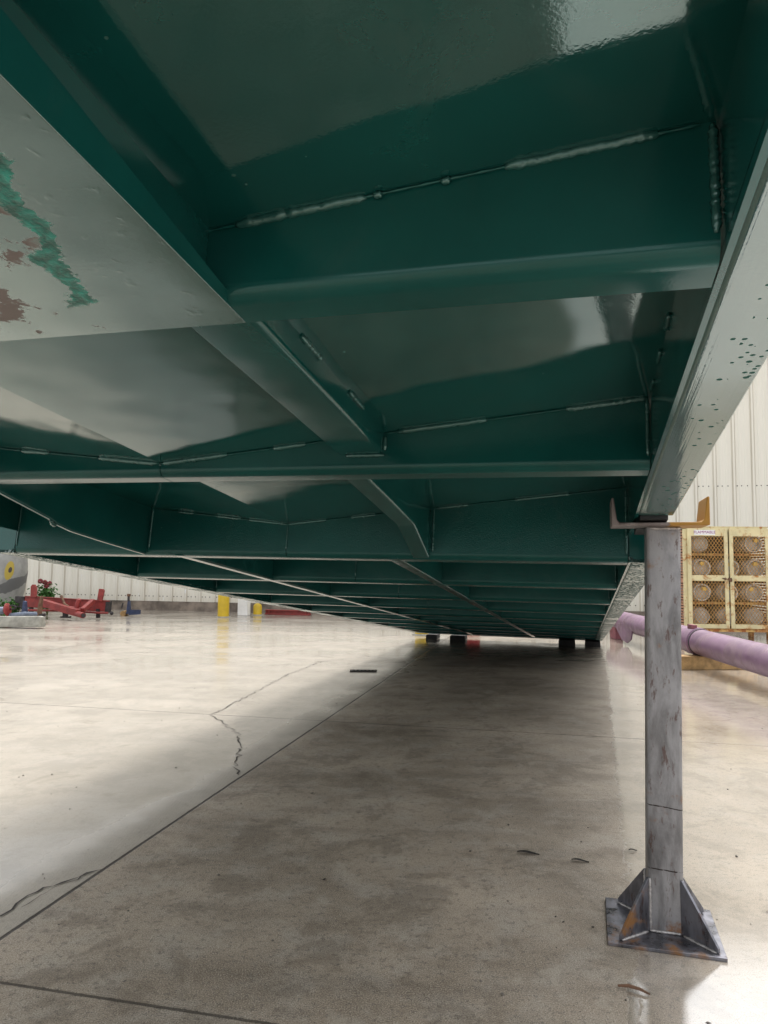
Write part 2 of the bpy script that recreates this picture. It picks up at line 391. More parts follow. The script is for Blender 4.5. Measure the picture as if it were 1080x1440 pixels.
tag(pb.build('grit', simple('grit', (.16,.14,.12), .9, 0, .9, 3, 0)), kind='stuff')
gr = MB(); q = gnd(511, 944)
for i in range(7): gr.box((q.x-.12+i*.04, q.y, .006), (.022, .10, .012))
gr.box((q.x, q.y-.05, .005), (.29, .02, .010)); gr.box((q.x, q.y+.05, .005), (.29, .02, .010))
tag(gr.build('drain_grate', M_iron), 'small dark iron drain grate set in the concrete left of the long joint', 'grate')
def leaf_litter(px, py, ln, rz, mat, label, grp=None):
    q = gnd(px, py); b = MB(Matrix.Translation((q.x, q.y, .002)) @ Matrix.Rotation(rz, 4, 'Z'))
    rings = []
    for i in range(9):
        u = i/8; wd = ln*.13*math.sin(math.pi*min(1, u*.94+.06))+.0006; zz = .002+.0025*math.sin(u*5)
        rings.append([(ln*(u-.5), -wd, zz+.003), (ln*(u-.5), 0, zz), (ln*(u-.5), wd, zz+.003), (ln*(u-.5), 0, zz+.0015)])
    b.sweep(rings); return tag(b.build('dead_leaf', mat, smooth=True), label, 'leaf', grp)
leaf_litter(743, 1201, .085, -.25, M_litter, 'largest dark curled leaf lying on the concrete in the open middle', 'dark leaves on the concrete')
leaf_litter(816, 1212, .065, -.3, M_litter, 'small dark leaf on the concrete just left of the wet edge by the stand', 'dark leaves on the concrete')
leaf_litter(890, 1197, .035, .1, M_litter, 'tiny dark leaf in the wet strip behind the stand post', 'dark leaves on the concrete')
b = MB(); q = gnd(891, 1393)
b.tube([(q.x-.038, q.y+.012, .006), (q.x-.012, q.y+.004, .010), (q.x+.014, q.y-.010, .009), (q.x+.034, q.y-.026, .005)], [.003,.0045,.004,.002], 8)
tag(b.build('metal_scrap', M_brown, smooth=True), 'short curved rusty scrap of metal on the ground in front of the stand', 'scrap')

# ------------------------------------------------------------------ steel deck (local axes: x across to the right, y along, z up from plate edge)
DM = Matrix(((.96482164,.25970305,.04090877,.17287286),(-.26272810,.95813961,.11376480,.03161531),(-.00965124,-.12051063,.99266512,1.72390756),(0,0,0,1)))
k = .63
W = 2.0563*k; GF = .1738*k; A_ = .2762*k; B_ = .4298*k; VD = .2172*k; FL = .1123*k
Lc = lambda i: (1.3+(i-1)*1.48533)*k
LEND = 11.60; L0 = .28; LSTEP = Lc(3)
pl = lambda t: -VD*(1-abs(t+W)/W)
deck = empty('steel_deck'); deck.matrix_world = DM
tag(deck, 'long dark green glossy steel deck seen from beneath, sloping down into the distance', 'steel deck')

b = MB()
ys = [L0+(LEND-L0)*i/60 for i in range(61)]
rings = []
for y in ys:
    rings.append([(.0,y,.0), (-W,y,-VD), (-2*W,y,0), (-2*W,y,.008), (-W,y,-VD+.008), (0,y,.008)])
b.sweep(rings); b.build('deck_plate', M_plate, deck)

def bead(p, q, r, parent, name='weld_bead', mat=M_weld, flat=None, step=.0055, jit=.16):
    p, q = V(p), V(q); L = (q-p).length; n = max(4, int(L/step)); pts = []; rs = []
    for i in range(n+1):
        u = i/n; e = min(1, .45+min(u, 1-u)*L/.02)
        pts.append(p.lerp(q, u) + V((random.uniform(-1,1), random.uniform(-1,1), random.uniform(-1,1)))*r*.10)
        rs.append(r*e*(1+jit*math.sin(i*2.2)+random.uniform(-.10,.10)))
    m = MB(); m.tube(pts, rs, 8); return m.build(name, mat, parent, smooth=True, angle=80)

def cross(y0, depth, th=.008, rad=.024, name='cross_member'):
    prof = [(0, None)]
    for i in range(9):
        a = math.pi/2*i/8; prof.append((rad-rad*math.cos(a), -depth+rad-rad*math.sin(a)))
    prof += [(FL, -depth), (FL, -depth+th)]
    r2 = rad-th
    for i in range(7):
        a = math.pi/2*(1-i/6); prof.append((rad-r2*math.cos(a), -depth+rad-r2*math.sin(a)))
    prof.append((th, None))
    m = MB()
    for t0, t1 in ((-.003, -W+.0015), (-W-.0015, -2*W+.003)):
        rings = []
        for t in (t0, (t0+t1)/2, t1):
            rings.append([(t, y0+yy, (pl(t)+.001 if zz is None else zz)) for yy, zz in prof])
        m.sweep(rings)
    return m.build(name, M_cross, deck, smooth=True, angle=50)
def stitch(y0, ranges, par, r):
    for a, c in ranges:
        bead((a, y0-.0015, pl(a)-.0025), (c, y0-.0015, pl(c)-.0025), r*.9, par, jit=.10)
def vweld(t, y0, d, par, r=.006, side=-1):
    bead((t+side*.003, y0-.001, pl(t)-.003), (t+side*.003, y0-.001, -d+.03), r*.70, par, step=.0035, jit=.14)

NC = 12
for i in range(1, NC+1):
    y0 = Lc(i); dp = A_ if i < 3 else B_
    c = cross(y0, dp)
    if i == 1:
        stitch(y0, [(-.611,-.424), (-.247,-.065)], c, .0075)
        for tt in (-.409, -.320): bead((tt-.006, y0-.004, pl(tt)-.005), (tt+.006, y0-.004, pl(tt)-.005), .0075, c, 'weld_tack')
        bead((-.70, y0-.003, pl(-.70)-.003), (-.02, y0-.003, pl(-.02)-.003), .0016, c, 'seam', M_green, jit=.5, step=.012)
        vweld(-.004, y0, dp, c, .0085)
        bead((-.672, y0-.006, pl(-.68)-.10), (-.672, y0-.006, -A_+.012), .007, c)
    elif i == 2:
        stitch(y0, [(-1.771,-1.669), (-1.50,-W-.008), (-W+.008,-1.091), (-.956,-.865), (-.613,-.385), (-.195,-.005)], c, .0085)
        bead((-2.0, y0-.003, pl(-2.0)-.003), (-W, y0-.003, pl(-W)-.003), .002, c, 'seam', M_green, jit=.5, step=.012)
        bead((-W, y0-.003, pl(-W)-.003), (-.02, y0-.003, pl(-.02)-.003), .002, c, 'seam', M_green, jit=.5, step=.012)
        vweld(-.004, y0, dp, c, .0075); vweld(-W, y0, dp, c, .0085, 0); vweld(-2*W+.004, y0, dp, c, .0075, 1)
    elif i >= 3:
        if i == 3:
            stitch(y0, [(-1.80,-1.72), (-1.62,-1.50), (-1.47,-W-.006), (-W+.006,-1.13), (-1.03,-.93), (-.69,-.57), (-.40,-.20)], c, .0065)
            bead((-2.3, y0-.003, pl(-2.3)-.003), (-W, y0-.003, pl(-W)-.003), .002, c, 'seam', M_green, jit=.5, step=.014)
            bead((-W, y0-.003, pl(-W)-.003), (-.02, y0-.003, pl(-.02)-.003), .002, c, 'seam', M_green, jit=.5, step=.014)
            for tt in (-.705, -1.918): vweld(tt, y0, dp, c, .0065, 1)
        if i < 8:
            vweld(-.004, y0, dp, c, .0065); vweld(-W, y0, dp, c, .0060, 0); vweld(-2*W+.004, y0, dp, c, .0065, 1)

# side rails: channels with the flange turned outwards; the front stretch is shallower
LF = 3.69*k     # where the shallow bottom flange stops, just before the step
def rail(sgn, tb):
    """sgn +1 right rail (tb=0), -1 left rail (tb=-2W)"""
    x = lambda a: tb+sgn*a
    th = .010; rd = .016
    m = MB()
    m.box((x(th/2), (L0+LSTEP+.02)/2, -A_/2+.004), (th, LSTEP+.02-L0, A_-.02+.024))
    o = m.build('side_rail', M_green, deck)
    def flange(ya, yb, z, mat):
        prof = []
        for i in range(7):
            a = math.pi/2*i/6; prof.append((rd-rd*math.cos(a), z+rd-rd*math.sin(a)))
        prof += [(GF-.003, z), (GF, z+.003), (GF, z+.010), (GF-.003, z+.012), (rd, z+.012), (.0115, z+rd+.004), (.0, z+rd+.004)]
        f = MB(); n = max(2, int((yb-ya)/.25)); rings = []
        for i in range(n+1):
            y = ya+(yb-ya)*i/n; rings.append([(x(a), y, zz) for a, zz in prof])
        f.sweep(rings); return f.build('bottom_flange', mat, o, smooth=True, angle=40)
    flange(L0, LF, -A_, M_rail)
    d = MB(); d.box((x(th/2), (LSTEP+.02+LEND)/2, -B_/2+.004), (th, LEND-LSTEP-.02, B_-.02+.024)); d.build('deep_web', M_green, o)
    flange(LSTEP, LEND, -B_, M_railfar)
    e = MB(); e.box((x(GF/2+.002), LSTEP+.006, -(A_+B_)/2+.045), (GF-.002, .012, B_-A_+.09)); e.build('step_plate', M_green, o)
    lip = MB(); lip.box((x(GF/2+.006), LF-.006, -A_+.022), (GF-.014, .012, .03)); lip.build('flange_end', M_green, o, bevel=.004)
    tp = MB(); tp.box((x(.06), (L0+LEND)/2, .017), (.12, LEND-L0, .010)); tp.build('top_flange', M_green, o)
    return o
rr = rail(1, 0); lr = rail(-1, -2*W)
b = MB(); b.box((GF*.52, (LF+.02+LSTEP-.06)/2+.01, -A_+.007), (GF*.74, LSTEP-LF-.08, .027)); b.build('shaded_gap_pad', M_rubber, rr)  # added black filler, stands in for the shadowed gap above the saddle
for s in range(5):   # stitch welds of the rail web to the plate
    y = Lc(1)+.18+s*.16
    bead((-.003, y, -.003), (-.003, y+.06, -.003), .005, rr)

# longitudinal stringers
def webpoly(m, t, ya, yb, za, zb, th=.008, pts=None):
    poly = pts or [(t, ya, pl(t)), (t, yb, pl(t)), (t, yb, zb), (t, ya, za)]
    m.prism(poly, (-1,0,0), th)
def stringer(t, sgn, ya, yb, z, wd, rd=.014, kink=None, name='stringer'):
    """web at t; flange turned to the sgn side (negative = left); kink=(y, z_end): bottom drops to z_end at yb"""
    m = MB(); th = .008
    st = kink or [(ya, z), (yb, z)]
    rings = []
    for y, zz in st:
        pr = [(t, pl(t)+.001)]
        for i in range(6):
            a = math.pi/2*i/5; pr.append((t+sgn*(rd-rd*math.cos(a)), zz+rd-rd*math.sin(a)))
        pr += [(t+sgn*wd, zz), (t+sgn*wd, zz+th), (t+sgn*rd, zz+th), (t+sgn*th, zz+rd), (t+sgn*th, pl(t)+.001)]
        rings.append([(a, y, c) for a, c in pr])
    m.sweep(rings)
    return m.build(name, M_green, deck, bevel=.0016, segs=2, angle=30)
NS = .1994*k; TS = -1.0301*k
FW = .118
s = stringer(TS, -1, Lc(1)+.009, Lc(2)-.001, -NS, FW)
for a, c in ((.90,1.0), (1.16,1.27), (1.45,1.56)): bead((TS+.002, a, pl(TS)-.002), (TS+.002, c, pl(TS)-.002), .006, s)
bead((TS-.10, Lc(2)-.003, -NS-.003), (TS+.002, Lc(2)-.003, -NS-.003), .006, s)
bead((TS+.003, Lc(2)-.004, pl(TS)-.01), (TS+.003, Lc(2)-.004, -NS+.01), .007, s)
TS3 = -.712
s = stringer(TS3, -1, Lc(2)+.009, Lc(3)-.001, -NS, .062, kink=[(Lc(2)+.009, -.166), (1.88, -.171), (2.405, -.189), (2.435, -.194), (Lc(3)-.001, -B_+.003)])
TL = -2*W+1.0301*k
stringer(TL, -1, Lc(1)+.009, Lc(2)-.001, -NS, FW)
TL3 = -1.925
s = stringer(TL3, -1, Lc(2)+.009, Lc(3)-.001, -NS, .015, rd=.006, kink=[(Lc(2)+.009, -A_-.001), (2.10, -.231), (2.135, -.243), (2.22, -.2545), (2.40, -.262), (Lc(3)-.001, -B_+.001)])
bead((TL3-.004, 2.105, -.236), (TL3-.02, 2.15, -.247), .008, s)
TD = .7281*k
for tt in (-W+TD, -W-TD):
    for i in range(3, NC):
        stringer(tt, -1, Lc(i)+.009, Lc(i+1)-.001, -B_-.001, .042, rd=.008)
        if i < 5: pass
# near stringer with the wide bottom plate
s = stringer(TS, -1, L0, Lc(1)-.001, -A_+.02, .05, name='stringer')
m = MB()
xr = TS+.030
m.box(((xr-1.75)/2, (L0+Lc(1)+FL)/2, -A_+.001), (xr+1.75, Lc(1)+FL-L0, .004))
o = m.build('bottom_plate', M_run, deck, bevel=.0015)
m = MB(); e0, e1 = L0+.002, Lc(1)+FL-.003
m.add([(xr+.0005, e0, -A_-.0005), (xr+.0005, e1, -A_-.0005), (xr-.03, e1, -A_+.0035), (xr-.03, e0, -A_+.0035),
       (xr+.012, e0, -A_+.052), (xr+.002, e1, -A_+.010), (xr-.03, e1, -A_+.010), (xr-.03, e0, -A_+.052)],
      [(0,1,2,3),(4,7,6,5),(0,4,5,1),(1,5,6,2),(2,6,7,3),(3,7,4,0)])
m.build('edge_flange', M_green, deck)
o['label'] = 'wide pale bottom plate with teal paint runs and bare patches'
e = MB(); e.box((-W-.0, LEND+.006, -B_/2-VD*.0), (2*W+.01, .012, B_)); e.build('end_plate', M_green, deck)

# ------------------------------------------------------------------ stand under the right rail
stand = empty('support_stand', (.878, 2.357, 0), R(-15.5),
              label='bare steel post stand with gusseted foot and rusty channel saddle under the green deck', cat='stand')
m = MB(); m.box((-.008, 0, .005), (.325, .312, .010)); m.build('base_plate', M_base, stand, bevel=.0015)
PH = 1.2415
def rrect(hw, r, z, off=(0,0), n=5):
    pts = []
    for cx, cy, a0 in ((1,1,0),(-1,1,90),(-1,-1,180),(1,-1,270)):
        for i in range(n):
            a = R(a0+90*i/(n-1)); pts.append((off[0]+cx*(hw-r)+r*math.cos(a), off[1]+cy*(hw-r)+r*math.sin(a), z))
    return pts
m = MB(); m.sweep([rrect(.0515, .012, z, (.019*z/PH, .030*z/PH)) for z in (.0125, .3, .6, .9, PH)])
m.build('post', M_post, stand, smooth=True, angle=50)
for sx in (-1, 1):
    for sy in (-1, 1):
        dx, dy = sx*.7071, sy*.7071
        a = V((sx*.047, sy*.047, .0125)); ln = .125 if sy < 0 else .115; h = .155 if sy < 0 else .145
        d = V((dx, dy, 0)); nrm = V((-dy, dx, 0))
        poly = [a, a+d*ln, a+d*ln+V((0,0,.012)), a+V((0,0,h))+d*.006, a+V((0,0,h))]
        m = MB(); m.prism([p-nrm*.0045 for p in poly], nrm, .009)
        gz = m.build('gusset', M_base, stand, bevel=.001)
        bead(a+nrm*.006+V((0,0,.004)), a+nrm*.006+V((0,0,h)), .0045, gz, mat=M_bead)
        bead(a+nrm*.006+d*.01, a+nrm*.006+d*(ln-.004), .0042, gz, mat=M_bead)
        if sy < 0: bead(a-nrm*.006+d*.01, a-nrm*.006+d*(ln-.004), .0042, gz, mat=M_bead)
bead((-.045, -.053, .014), (.045, -.053, .014), .0045, stand, 'weld_bead', M_bead)
m = MB(); hw = .143; hl = .075; ux, uy = .002, .030
prof = [(-hw,0),(hw,0),(hw,.088),(hw-.007,.088),(hw-.016,.018),(hw-.024,.010),(-hw+.024,.010),(-hw+.016,.018),(-hw+.007,.088),(-hw,.088)]
m.prism([(ux+a, uy-.13, c) for a, c in prof], (0,1,0), .18)
o = m.build('saddle', M_saddle, stand, bevel=.003, segs=2); o.location = (0, 0, PH+.001)
bead((-.042+.019, -.026, PH-.004), (.060+.011, -.026, PH-.004), .0055, stand, 'weld_bead', M_bead)
# blocks under the far end
def block(px, Y, wd, label):
    q = at(px, 880, Y); ztop = -1
    inv = DM.inverted(); # height of the deck underside above this spot
    nrm = DM.to_3x3() @ V((0,0,1)); p0 = DM @ V((0, LEND-.2, -B_))
    z = p0.z - (nrm.x*(q.x-p0.x)+nrm.y*(q.y-p0.y))/nrm.z
    m = MB(Matrix.Translation((q.x, q.y, 0)) @ Matrix.Rotation(R(-15), 4, 'Z')); h = z-.004
    m.prism([(-wd/2, -.14, 0), (wd/2, -.14, 0), (wd/2*.96, -.14, h), (-wd/2*.96, -.14, h+.0)], (0,1,0), .28)
    tag(m.build('support_block', M_rubber, bevel=.008), label, 'block', 'dark blocks under the far end of the deck')
block(797, 11.0, .24, 'dark support block under the far end of deck, left one of the right-hand pair')
block(833, 10.9, .22, 'dark support block at the far right corner of the deck, rightmost of all the blocks')
block(609, 11.85, .18, 'dark support block under the far deck end, beside the distant yellow bollard')
block(645, 11.7, .24, 'dark support block under the far deck end, right one of the left-hand pair')

# ------------------------------------------------------------------ building wall behind everything
WY = 18.5; wx0 = -5.3; dirw = V((.976, -.218, 0))
wall = empty('corrugated_wall', (wx0, WY, 0), math.atan2(dirw.y, dirw.x), label='long cream corrugated metal building wall on a low stained concrete footing', cat='wall')
prof = []; per = .386; n0, n1 = -90, 90
for i in range(n0, n1):
    x = i*per
    prof += [(x-.045, 0), (x-.022, -.034), (x+.022, -.034), (x+.045, 0)]
    for jx in (.115, .23): prof += [(x+jx+.0-.018, 0), (x+jx-.008, -.007), (x+jx+.022, -.007), (x+jx+.032, 0)]
m = MB()
vsx = [(x, y, .235) for x, y in prof]+[(x, y, 6.5) for x, y in prof]; n = len(prof)
m.add(vsx, [(i, i+1, n+i+1, n+i) for i in range(n-1)]); m.build('siding', M_siding, wall)
m = MB(); m.box((0, .16, .115), (70, .34, .23)); m.build('footing', M_kerb, wall)
m = MB(); m.box((0, .17, 3.3), (70, .25, 6.3)); m.build('wall_core', M_kerb, wall)
m = MB(); m.box((0, -.03, 6.55), (70, .5, .16)); m.build('eave_trim', M_siding, wall)
m = MB()
for i in range(-26, 45):
    for jx in (.09, .175, .29):
        for zz in (.36, 2.95): m.lathe([(.013, 0), (.013, .006), (.005, .012)], 6, Matrix.Translation((i*per+jx-.03, 0, zz)) @ Matrix.Rotation(R(90), 4, 'X'))
q = m.build('screw_heads', M_iron, wall); q['kind'] = 'stuff'

# ------------------------------------------------------------------ gas cylinder cage
CY = 12.2; c0 = at(964, 889, CY); CX0 = c0.x
cw, ch, cd = 1.42, 1.72, .78; zb = .13
cage = empty('cylinder_cage', (CX0, CY, 0), R(-3), label='cream and rust mesh-front gas cylinder cage with double doors against the white siding', cat='cage')
m = MB()
for x in (.03, cw-.03):
    for y in (.03, cd-.03): m.box((x, y, (zb+ch)/2+.03), (.06, .06, ch-.0))
m.box((cw/2, .03, ch+.105), (cw-.12, .06, .05)); m.box((cw/2, cd-.03, ch+.105), (cw-.12, .06, .05))
m.box((cw/2, cd/2, ch+.134), (cw+.01, cd+.01, .010)); m.build('frame', M_cream, cage)
m = MB(); m.box((cw/2, cd/2, zb+.02), (cw+.02, cd+.02, .05)); m.build('floor_tray', M_rusty, cage)
for x in (.05, cw-.05):
    for y in (.05, cd-.05):
        m = MB(); m.box((x, y, (zb-.006)/2), (.07, .07, zb-.006)); m.build('leg', M_rusty, cage)
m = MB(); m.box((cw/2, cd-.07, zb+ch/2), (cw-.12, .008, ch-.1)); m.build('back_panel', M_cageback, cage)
for x in (.022, cw-.022):
    m = MB(); 
    for i in range(34): m.box((x, cd/2, zb+.10+i*.047), (.012, cd-.13, .030))
    m.box((x+(.006 if x < .5 else -.006), cd/2, zb+ch*.48), (.02, cd-.122, .05)); m.build('side_louvre', M_sidepanel, cage)
hs4 = [.07+zb, .07+zb+.405, .07+zb+.81, .07+zb+1.215]
for z in hs4[1:]:
    if abs(z-hs4[2]) < .01: continue
for z in hs4[1:]:
    m = MB(); m.box((cw/2, cd/2+.01, z-.02), (cw-.13, cd-.2, .03)); m.build('shelf', M_rusty, cage)
def door(x0, x1, sticker):
    m = MB(); y = -.022; fw = .062
    zlo, zhi = zb+.05, zb+ch-.03
    m.box((x0+fw/2, y, (zlo+zhi)/2), (fw, .03, zhi-zlo)); m.box((x1-fw/2, y, (zlo+zhi)/2), (fw, .03, zhi-zlo))
    mid = zb+.07+.80
    rails = [(zlo, .07), (mid-.045, .095), (zhi-.125, .125)]
    for z, h in rails: m.box(((x0+x1)/2, y, z+h/2), (x1-x0-2*fw, .028, h))
    d = m.build('door', M_cream, cage, bevel=.004)
    a, c = x0+fw, x1-fw
    mm = MB()
    for za, zc in ((rails[0][0]+.07, rails[1][0]), (rails[1][0]+.095, rails[2][0])):
        pw, ph = .054, .076
        for sgn in (1, -1):
            i = -int((zc-za)/ph*pw/pw)-30
            for i in range(-40, 60):
                xs = a+i*pw; pts = []
                # line x = xs + sgn*(z-za)*pw/ph
                lo, hi = za, zc
                if sgn > 0: lo = max(lo, za+(a-xs)*ph/pw); hi = min(hi, za+(c-xs)*ph/pw)
                else: lo = max(lo, za+(xs-c)*ph/pw); hi = min(hi, za+(xs-a)*ph/pw)
                if hi-lo > .01:
                    mm.bar((xs+sgn*(lo-za)*pw/ph, y-.002*sgn, lo), (xs+sgn*(hi-za)*pw/ph, y-.002*sgn, hi),    .003, .0080, up=(1,0,0))
    mm.build('mesh', M_mesh, d)
    return d
mx = cw*.505
d1 = door(.05, mx-.012, True); d2 = door(mx+.012, cw-.05, False)
m = MB(); zz = zb+.07+.80
for i in range(5): m.lathe([(.016,-.004),(.021,0),(.016,.004)], 10, Matrix.Translation((mx-.10+i*.03, -.045, zz-.012*math.sin(i*.8))) @ Matrix.Rotation(R(90 if i % 2 else 20), 4, 'X'))
m.box((mx+.01, -.05, zz-.03), (.045, .022, .05)); m.build('chain_and_padlock', M_brown, d2)
m = MB(); m.box((.33, -.039, zb+ch-.095), (.34, .004, .085)); stk = m.build('sticker', M_white, d1)
tcu = bpy.data.curves.new('lettering', 'FONT'); tcu.body = 'FLAMMABLE'; tcu.size = .066; tcu.align_x = 'CENTER'; tcu.extrude = .001
to = bpy.data.objects.new('lettering', tcu); COL.objects.link(to)
dg = bpy.context.evaluated_depsgraph_get(); me = bpy.data.meshes.new_from_object(to.evaluated_get(dg)); bpy.data.objects.remove(to)
me.materials.clear(); me.materials.append(M_purple)
lo = bpy.data.objects.new('lettering', me); COL.objects.link(lo); lo.parent = stk; lo.location = (.33, -.0425, zb+ch-.112); lo.rotation_euler = (R(90), 0, 0)
def cylinder_proto():
    r = .155
    t = empty('gas_cylinder', group='gas cylinders lying in the mesh cage', cat='gas cylinder')
    m = MB(Matrix.Rotation(R(90), 4, 'X'))       # lathe axis -> -Y (towards the doors)
    m.lathe([(.02,-.34),(.10,-.335),(r-.02,-.30),(r,-.25),(r,.16),(r-.012,.20),(r-.05,.235),(.05,.25),(.02,.252)], 28); m.build('body', M_cyl, t, smooth=True, angle=60)
    return t, r
ring_t, cr = cylinder_proto()
m = MB(Matrix.Rotation(R(90), 4, 'X')); m.lathe([(.118,.215),(.122,.31),(.138,.315),(.142,.305),(.132,.21)], 28); m.lathe([(.112,.21),(.114,.308),(.118,.21)], 28)
m.build('collar', M_cylring, ring_t, smooth=True, angle=50)
m = MB(Matrix.Rotation(R(90), 4, 'X')); m.lathe([(.03,.24),(.03,.27),(.02,.28),(.034,.29),(.034,.305),(.01,.31)], 14, Matrix.Translation((.01,.07,0))); m.build('valve', M_brass, ring_t, smooth=True)
disc_t, _ = cylinder_proto()
m = MB(Matrix.Rotation(R(90), 4, 'X')); m.lathe([(.098,.19),(.104,.27),(.112,.275),(.116,.268),(.112,.19)], 28); m.build('foot_ring', M_cylring, disc_t, smooth=True, angle=50)
def put(proto, col, row, label, first):
    o = proto if first else copy_tree(proto)
    x = (.30, .755, 1.17)[col]; z = hs4[3-row]+.005+cr
    o.matrix_world = Matrix.Translation((CX0, CY, 0)) @ Matrix.Rotation(R(-3), 4, 'Z') @ Matrix.Translation((x+random.uniform(-.02,.02), .36, z)) @ Matrix.Rotation(random.uniform(-.8,.8), 4, 'Y')
    o['label'] = label
rows = ('top shelf', 'second shelf from the top', 'third shelf from the top', 'bottom shelf'); cols = ("at the left", "in the middle", "at the right")
ringset = {(0,2),(1,0),(1,1),(1,2),(2,0),(2,1),(2,2)}; seen = set()
for row in range(4):
    for col in range(3):
        if (row, col) == (0, 1): continue
        isr = (row, col) in ringset; pr = ring_t if isr else disc_t
        lab = 'grey gas cylinder %s on the %s of the cage' % (cols[col], rows[row])
        put(pr, col, row, lab, isr not in seen); seen.add(isr)

# ------------------------------------------------------------------ violet pipe
pa, pc = V((3.86, 12.35, .315)), V((3.44, 5.0, .285)); pipe = empty('violet_pipe', (0,0,0))
tag(pipe, 'long faded violet steel pipe lying on a timber behind the stand post', 'pipe')
PR = .146
pt = lambda Y: pa.lerp(pc, (pa.y-Y)/(pa.y-pc.y))
m = MB(); n = 40
m.tube([pa.lerp(pc, i/n) for i in range(n+1)], PR, 32); m.build('tube', M_violet, pipe, smooth=True, angle=60)
m = MB(); m.tube([pt(8.75), pt(8.74), pt(8.50), pt(8.49)], [PR+.004, PR+.014, PR+.014, PR+.004], 32); m.build('sleeve', M_violet, pipe, smooth=True, angle=40)
m = MB(); m.tube([pt(8.46), pt(8.44)], [PR+.006, PR+.006], 32); m.build('clamp_gap', M_dark, pipe)
m = MB(); c = pt(8.6); m.box((c.x-.05, c.y, c.z+PR+.02), (.05, .16, .05)); m.build('clamp_lug', M_violetdk, pipe, bevel=.004)
m = MB(); c = pt(12.1); m.box((c.x-.03, c.y, .115), (.12, .30, .228)); m.build('foot', M_violetdk, pipe, bevel=.006)
m = MB(); c = pt(11.3)
m.prism([(c.x-.15, c.y+.30, c.z-.02), (c.x-.15, c.y+.28, c.z-.10), (c.x-.15, c.y+.02, .06), (c.x-.15, c.y-.22, .03), (c.x-.15, c.y-.40, .10), (c.x-.15, c.y-.46, c.z-.06), (c.x-.15, c.y-.42, c.z+.02)], (1,0,0), .02)
m.build('gusset_plate', M_violet, pipe, bevel=.003)
m = MB(); c = pt(8.44); a = c.z-PR-.003
mt = MB(Matrix.Translation((c.x+.15, 8.50, 0)) @ Matrix.Rotation(R(6), 4, 'Z')); mt.box((0, 0, a/2), (.95, .19, a))
tag(mt.build('timber', M_timber, bevel=.006), 'short weathered brown timber lying under the violet pipe', 'timber')

# ------------------------------------------------------------------ bollards and things along the wall
def bollard(q, r, h, label):
    b = empty('bollard', (q.x, q.y, 0), label=label, cat='bollard', group='yellow bollards')
    m = MB(); m.lathe([(r,0),(r,h),(r*.92,h+r*.32),(r*.6,h+r*.62),(.02,h+r*.75)], 24); m.build('pipe', M_yellow, b, smooth=True, angle=50)
    m = MB(); m.lathe([(r+.05,0),(r+.045,.014),(r+.002,.018)], 24); m.build('footing_ring', M_concrete, b, smooth=True)
    return b
bollard(at(314, 866, 16.4), .125, 1.0, 'fat yellow bollard standing clear in front of the cream wall, mirrored in the wet concrete')
bollard(at(362, 864, 17.2), .10, .20, 'yellow bollard half hidden by the deck edge, beside the white box')
bollard(at(593, 891, 12.5), .115, .9, 'yellow bollard beyond the far end of the deck, only its foot showing underneath')
q = at(343, 864, 17.0); bx = empty('utility_box', (q.x, q.y, 0), R(-12), label='small white utility box standing near the cream wall between two yellow bollards', cat='box')
m = MB(); m.box((0,0,.36), (.23,.22,.72)); m.build('body', M_white, bx, bevel=.012)
m = MB(); m.box((0,0,.735), (.25,.24,.03)); m.build('lid', M_white, bx, bevel=.008)
m = MB(); m.box((.06,-.115,.40), (.03,.012,.06)); m.build('latch', M_slate, bx)
q = at(405, 862, 17.3); m = MB(Matrix.Translation((q.x, q.y, 0)) @ Matrix.Rotation(R(-12), 4, 'Z'))
m.box((0,0,.02), (1.1,.14,.03)); m.box((0,0,.11), (1.1,.14,.02)); m.box((0,0,.066), (1.1,.03,.068)); m.box((-.45,0,.066), (.02,.13,.068)); m.box((.45,0,.066), (.02,.13,.068))
tag(m.build('steel_beam', M_red, bevel=.003), 'low red steel beam lying along the foot of the wall behind the deck edge', 'beam')
q = at(664, 889, 13.2); rb = empty('red_drum', (q.x, q.y, 0), label='red drum standing beyond the far end of the deck', cat='drum')
m = MB(); m.lathe([(.13,0),(.145,.01),(.14,.18),(.148,.19),(.14,.20),(.14,.36),(.148,.37),(.14,.38),(.14,.54),(.145,.56),(.125,.565),(.12,.55)], 28)
m.build('body', simple('bright red paint', (.32,.03,.03), .4, 0, .15, 6, .05), rb, smooth=True, angle=50)
m = MB(); m.lathe([(.03,.55),(.03,.572),(.01,.574)], 12, Matrix.Translation((.06,0,0))); m.build('bung', M_dark, rb)

# wheel stop
q0, q1 = at(-40, 884, 13.15), at(60, 884, 12.95)
d = (q1-q0).normalized(); m = MB(); L = (q1-q0).length
prf = [(-.10,0),(.10,0),(.10,.07),(.055,.185),(-.055,.185),(-.10,.07)]
sd = V((-d.y, d.x, 0)).normalized()
m.sweep([[V((q0.x,q0.y,0))+d*u+sd*a*sc+V((0,0,c*sc2)) for a, c in prf] for u, sc, sc2 in ((0,1,1),(L*.5,1,1),(L-.05,1,1),(L,.86,.92))])
tag(m.build('wheel_stop', M_concrete, bevel=.008), 'weathered grey concrete wheel stop lying at the left edge of the yard', 'wheel stop')

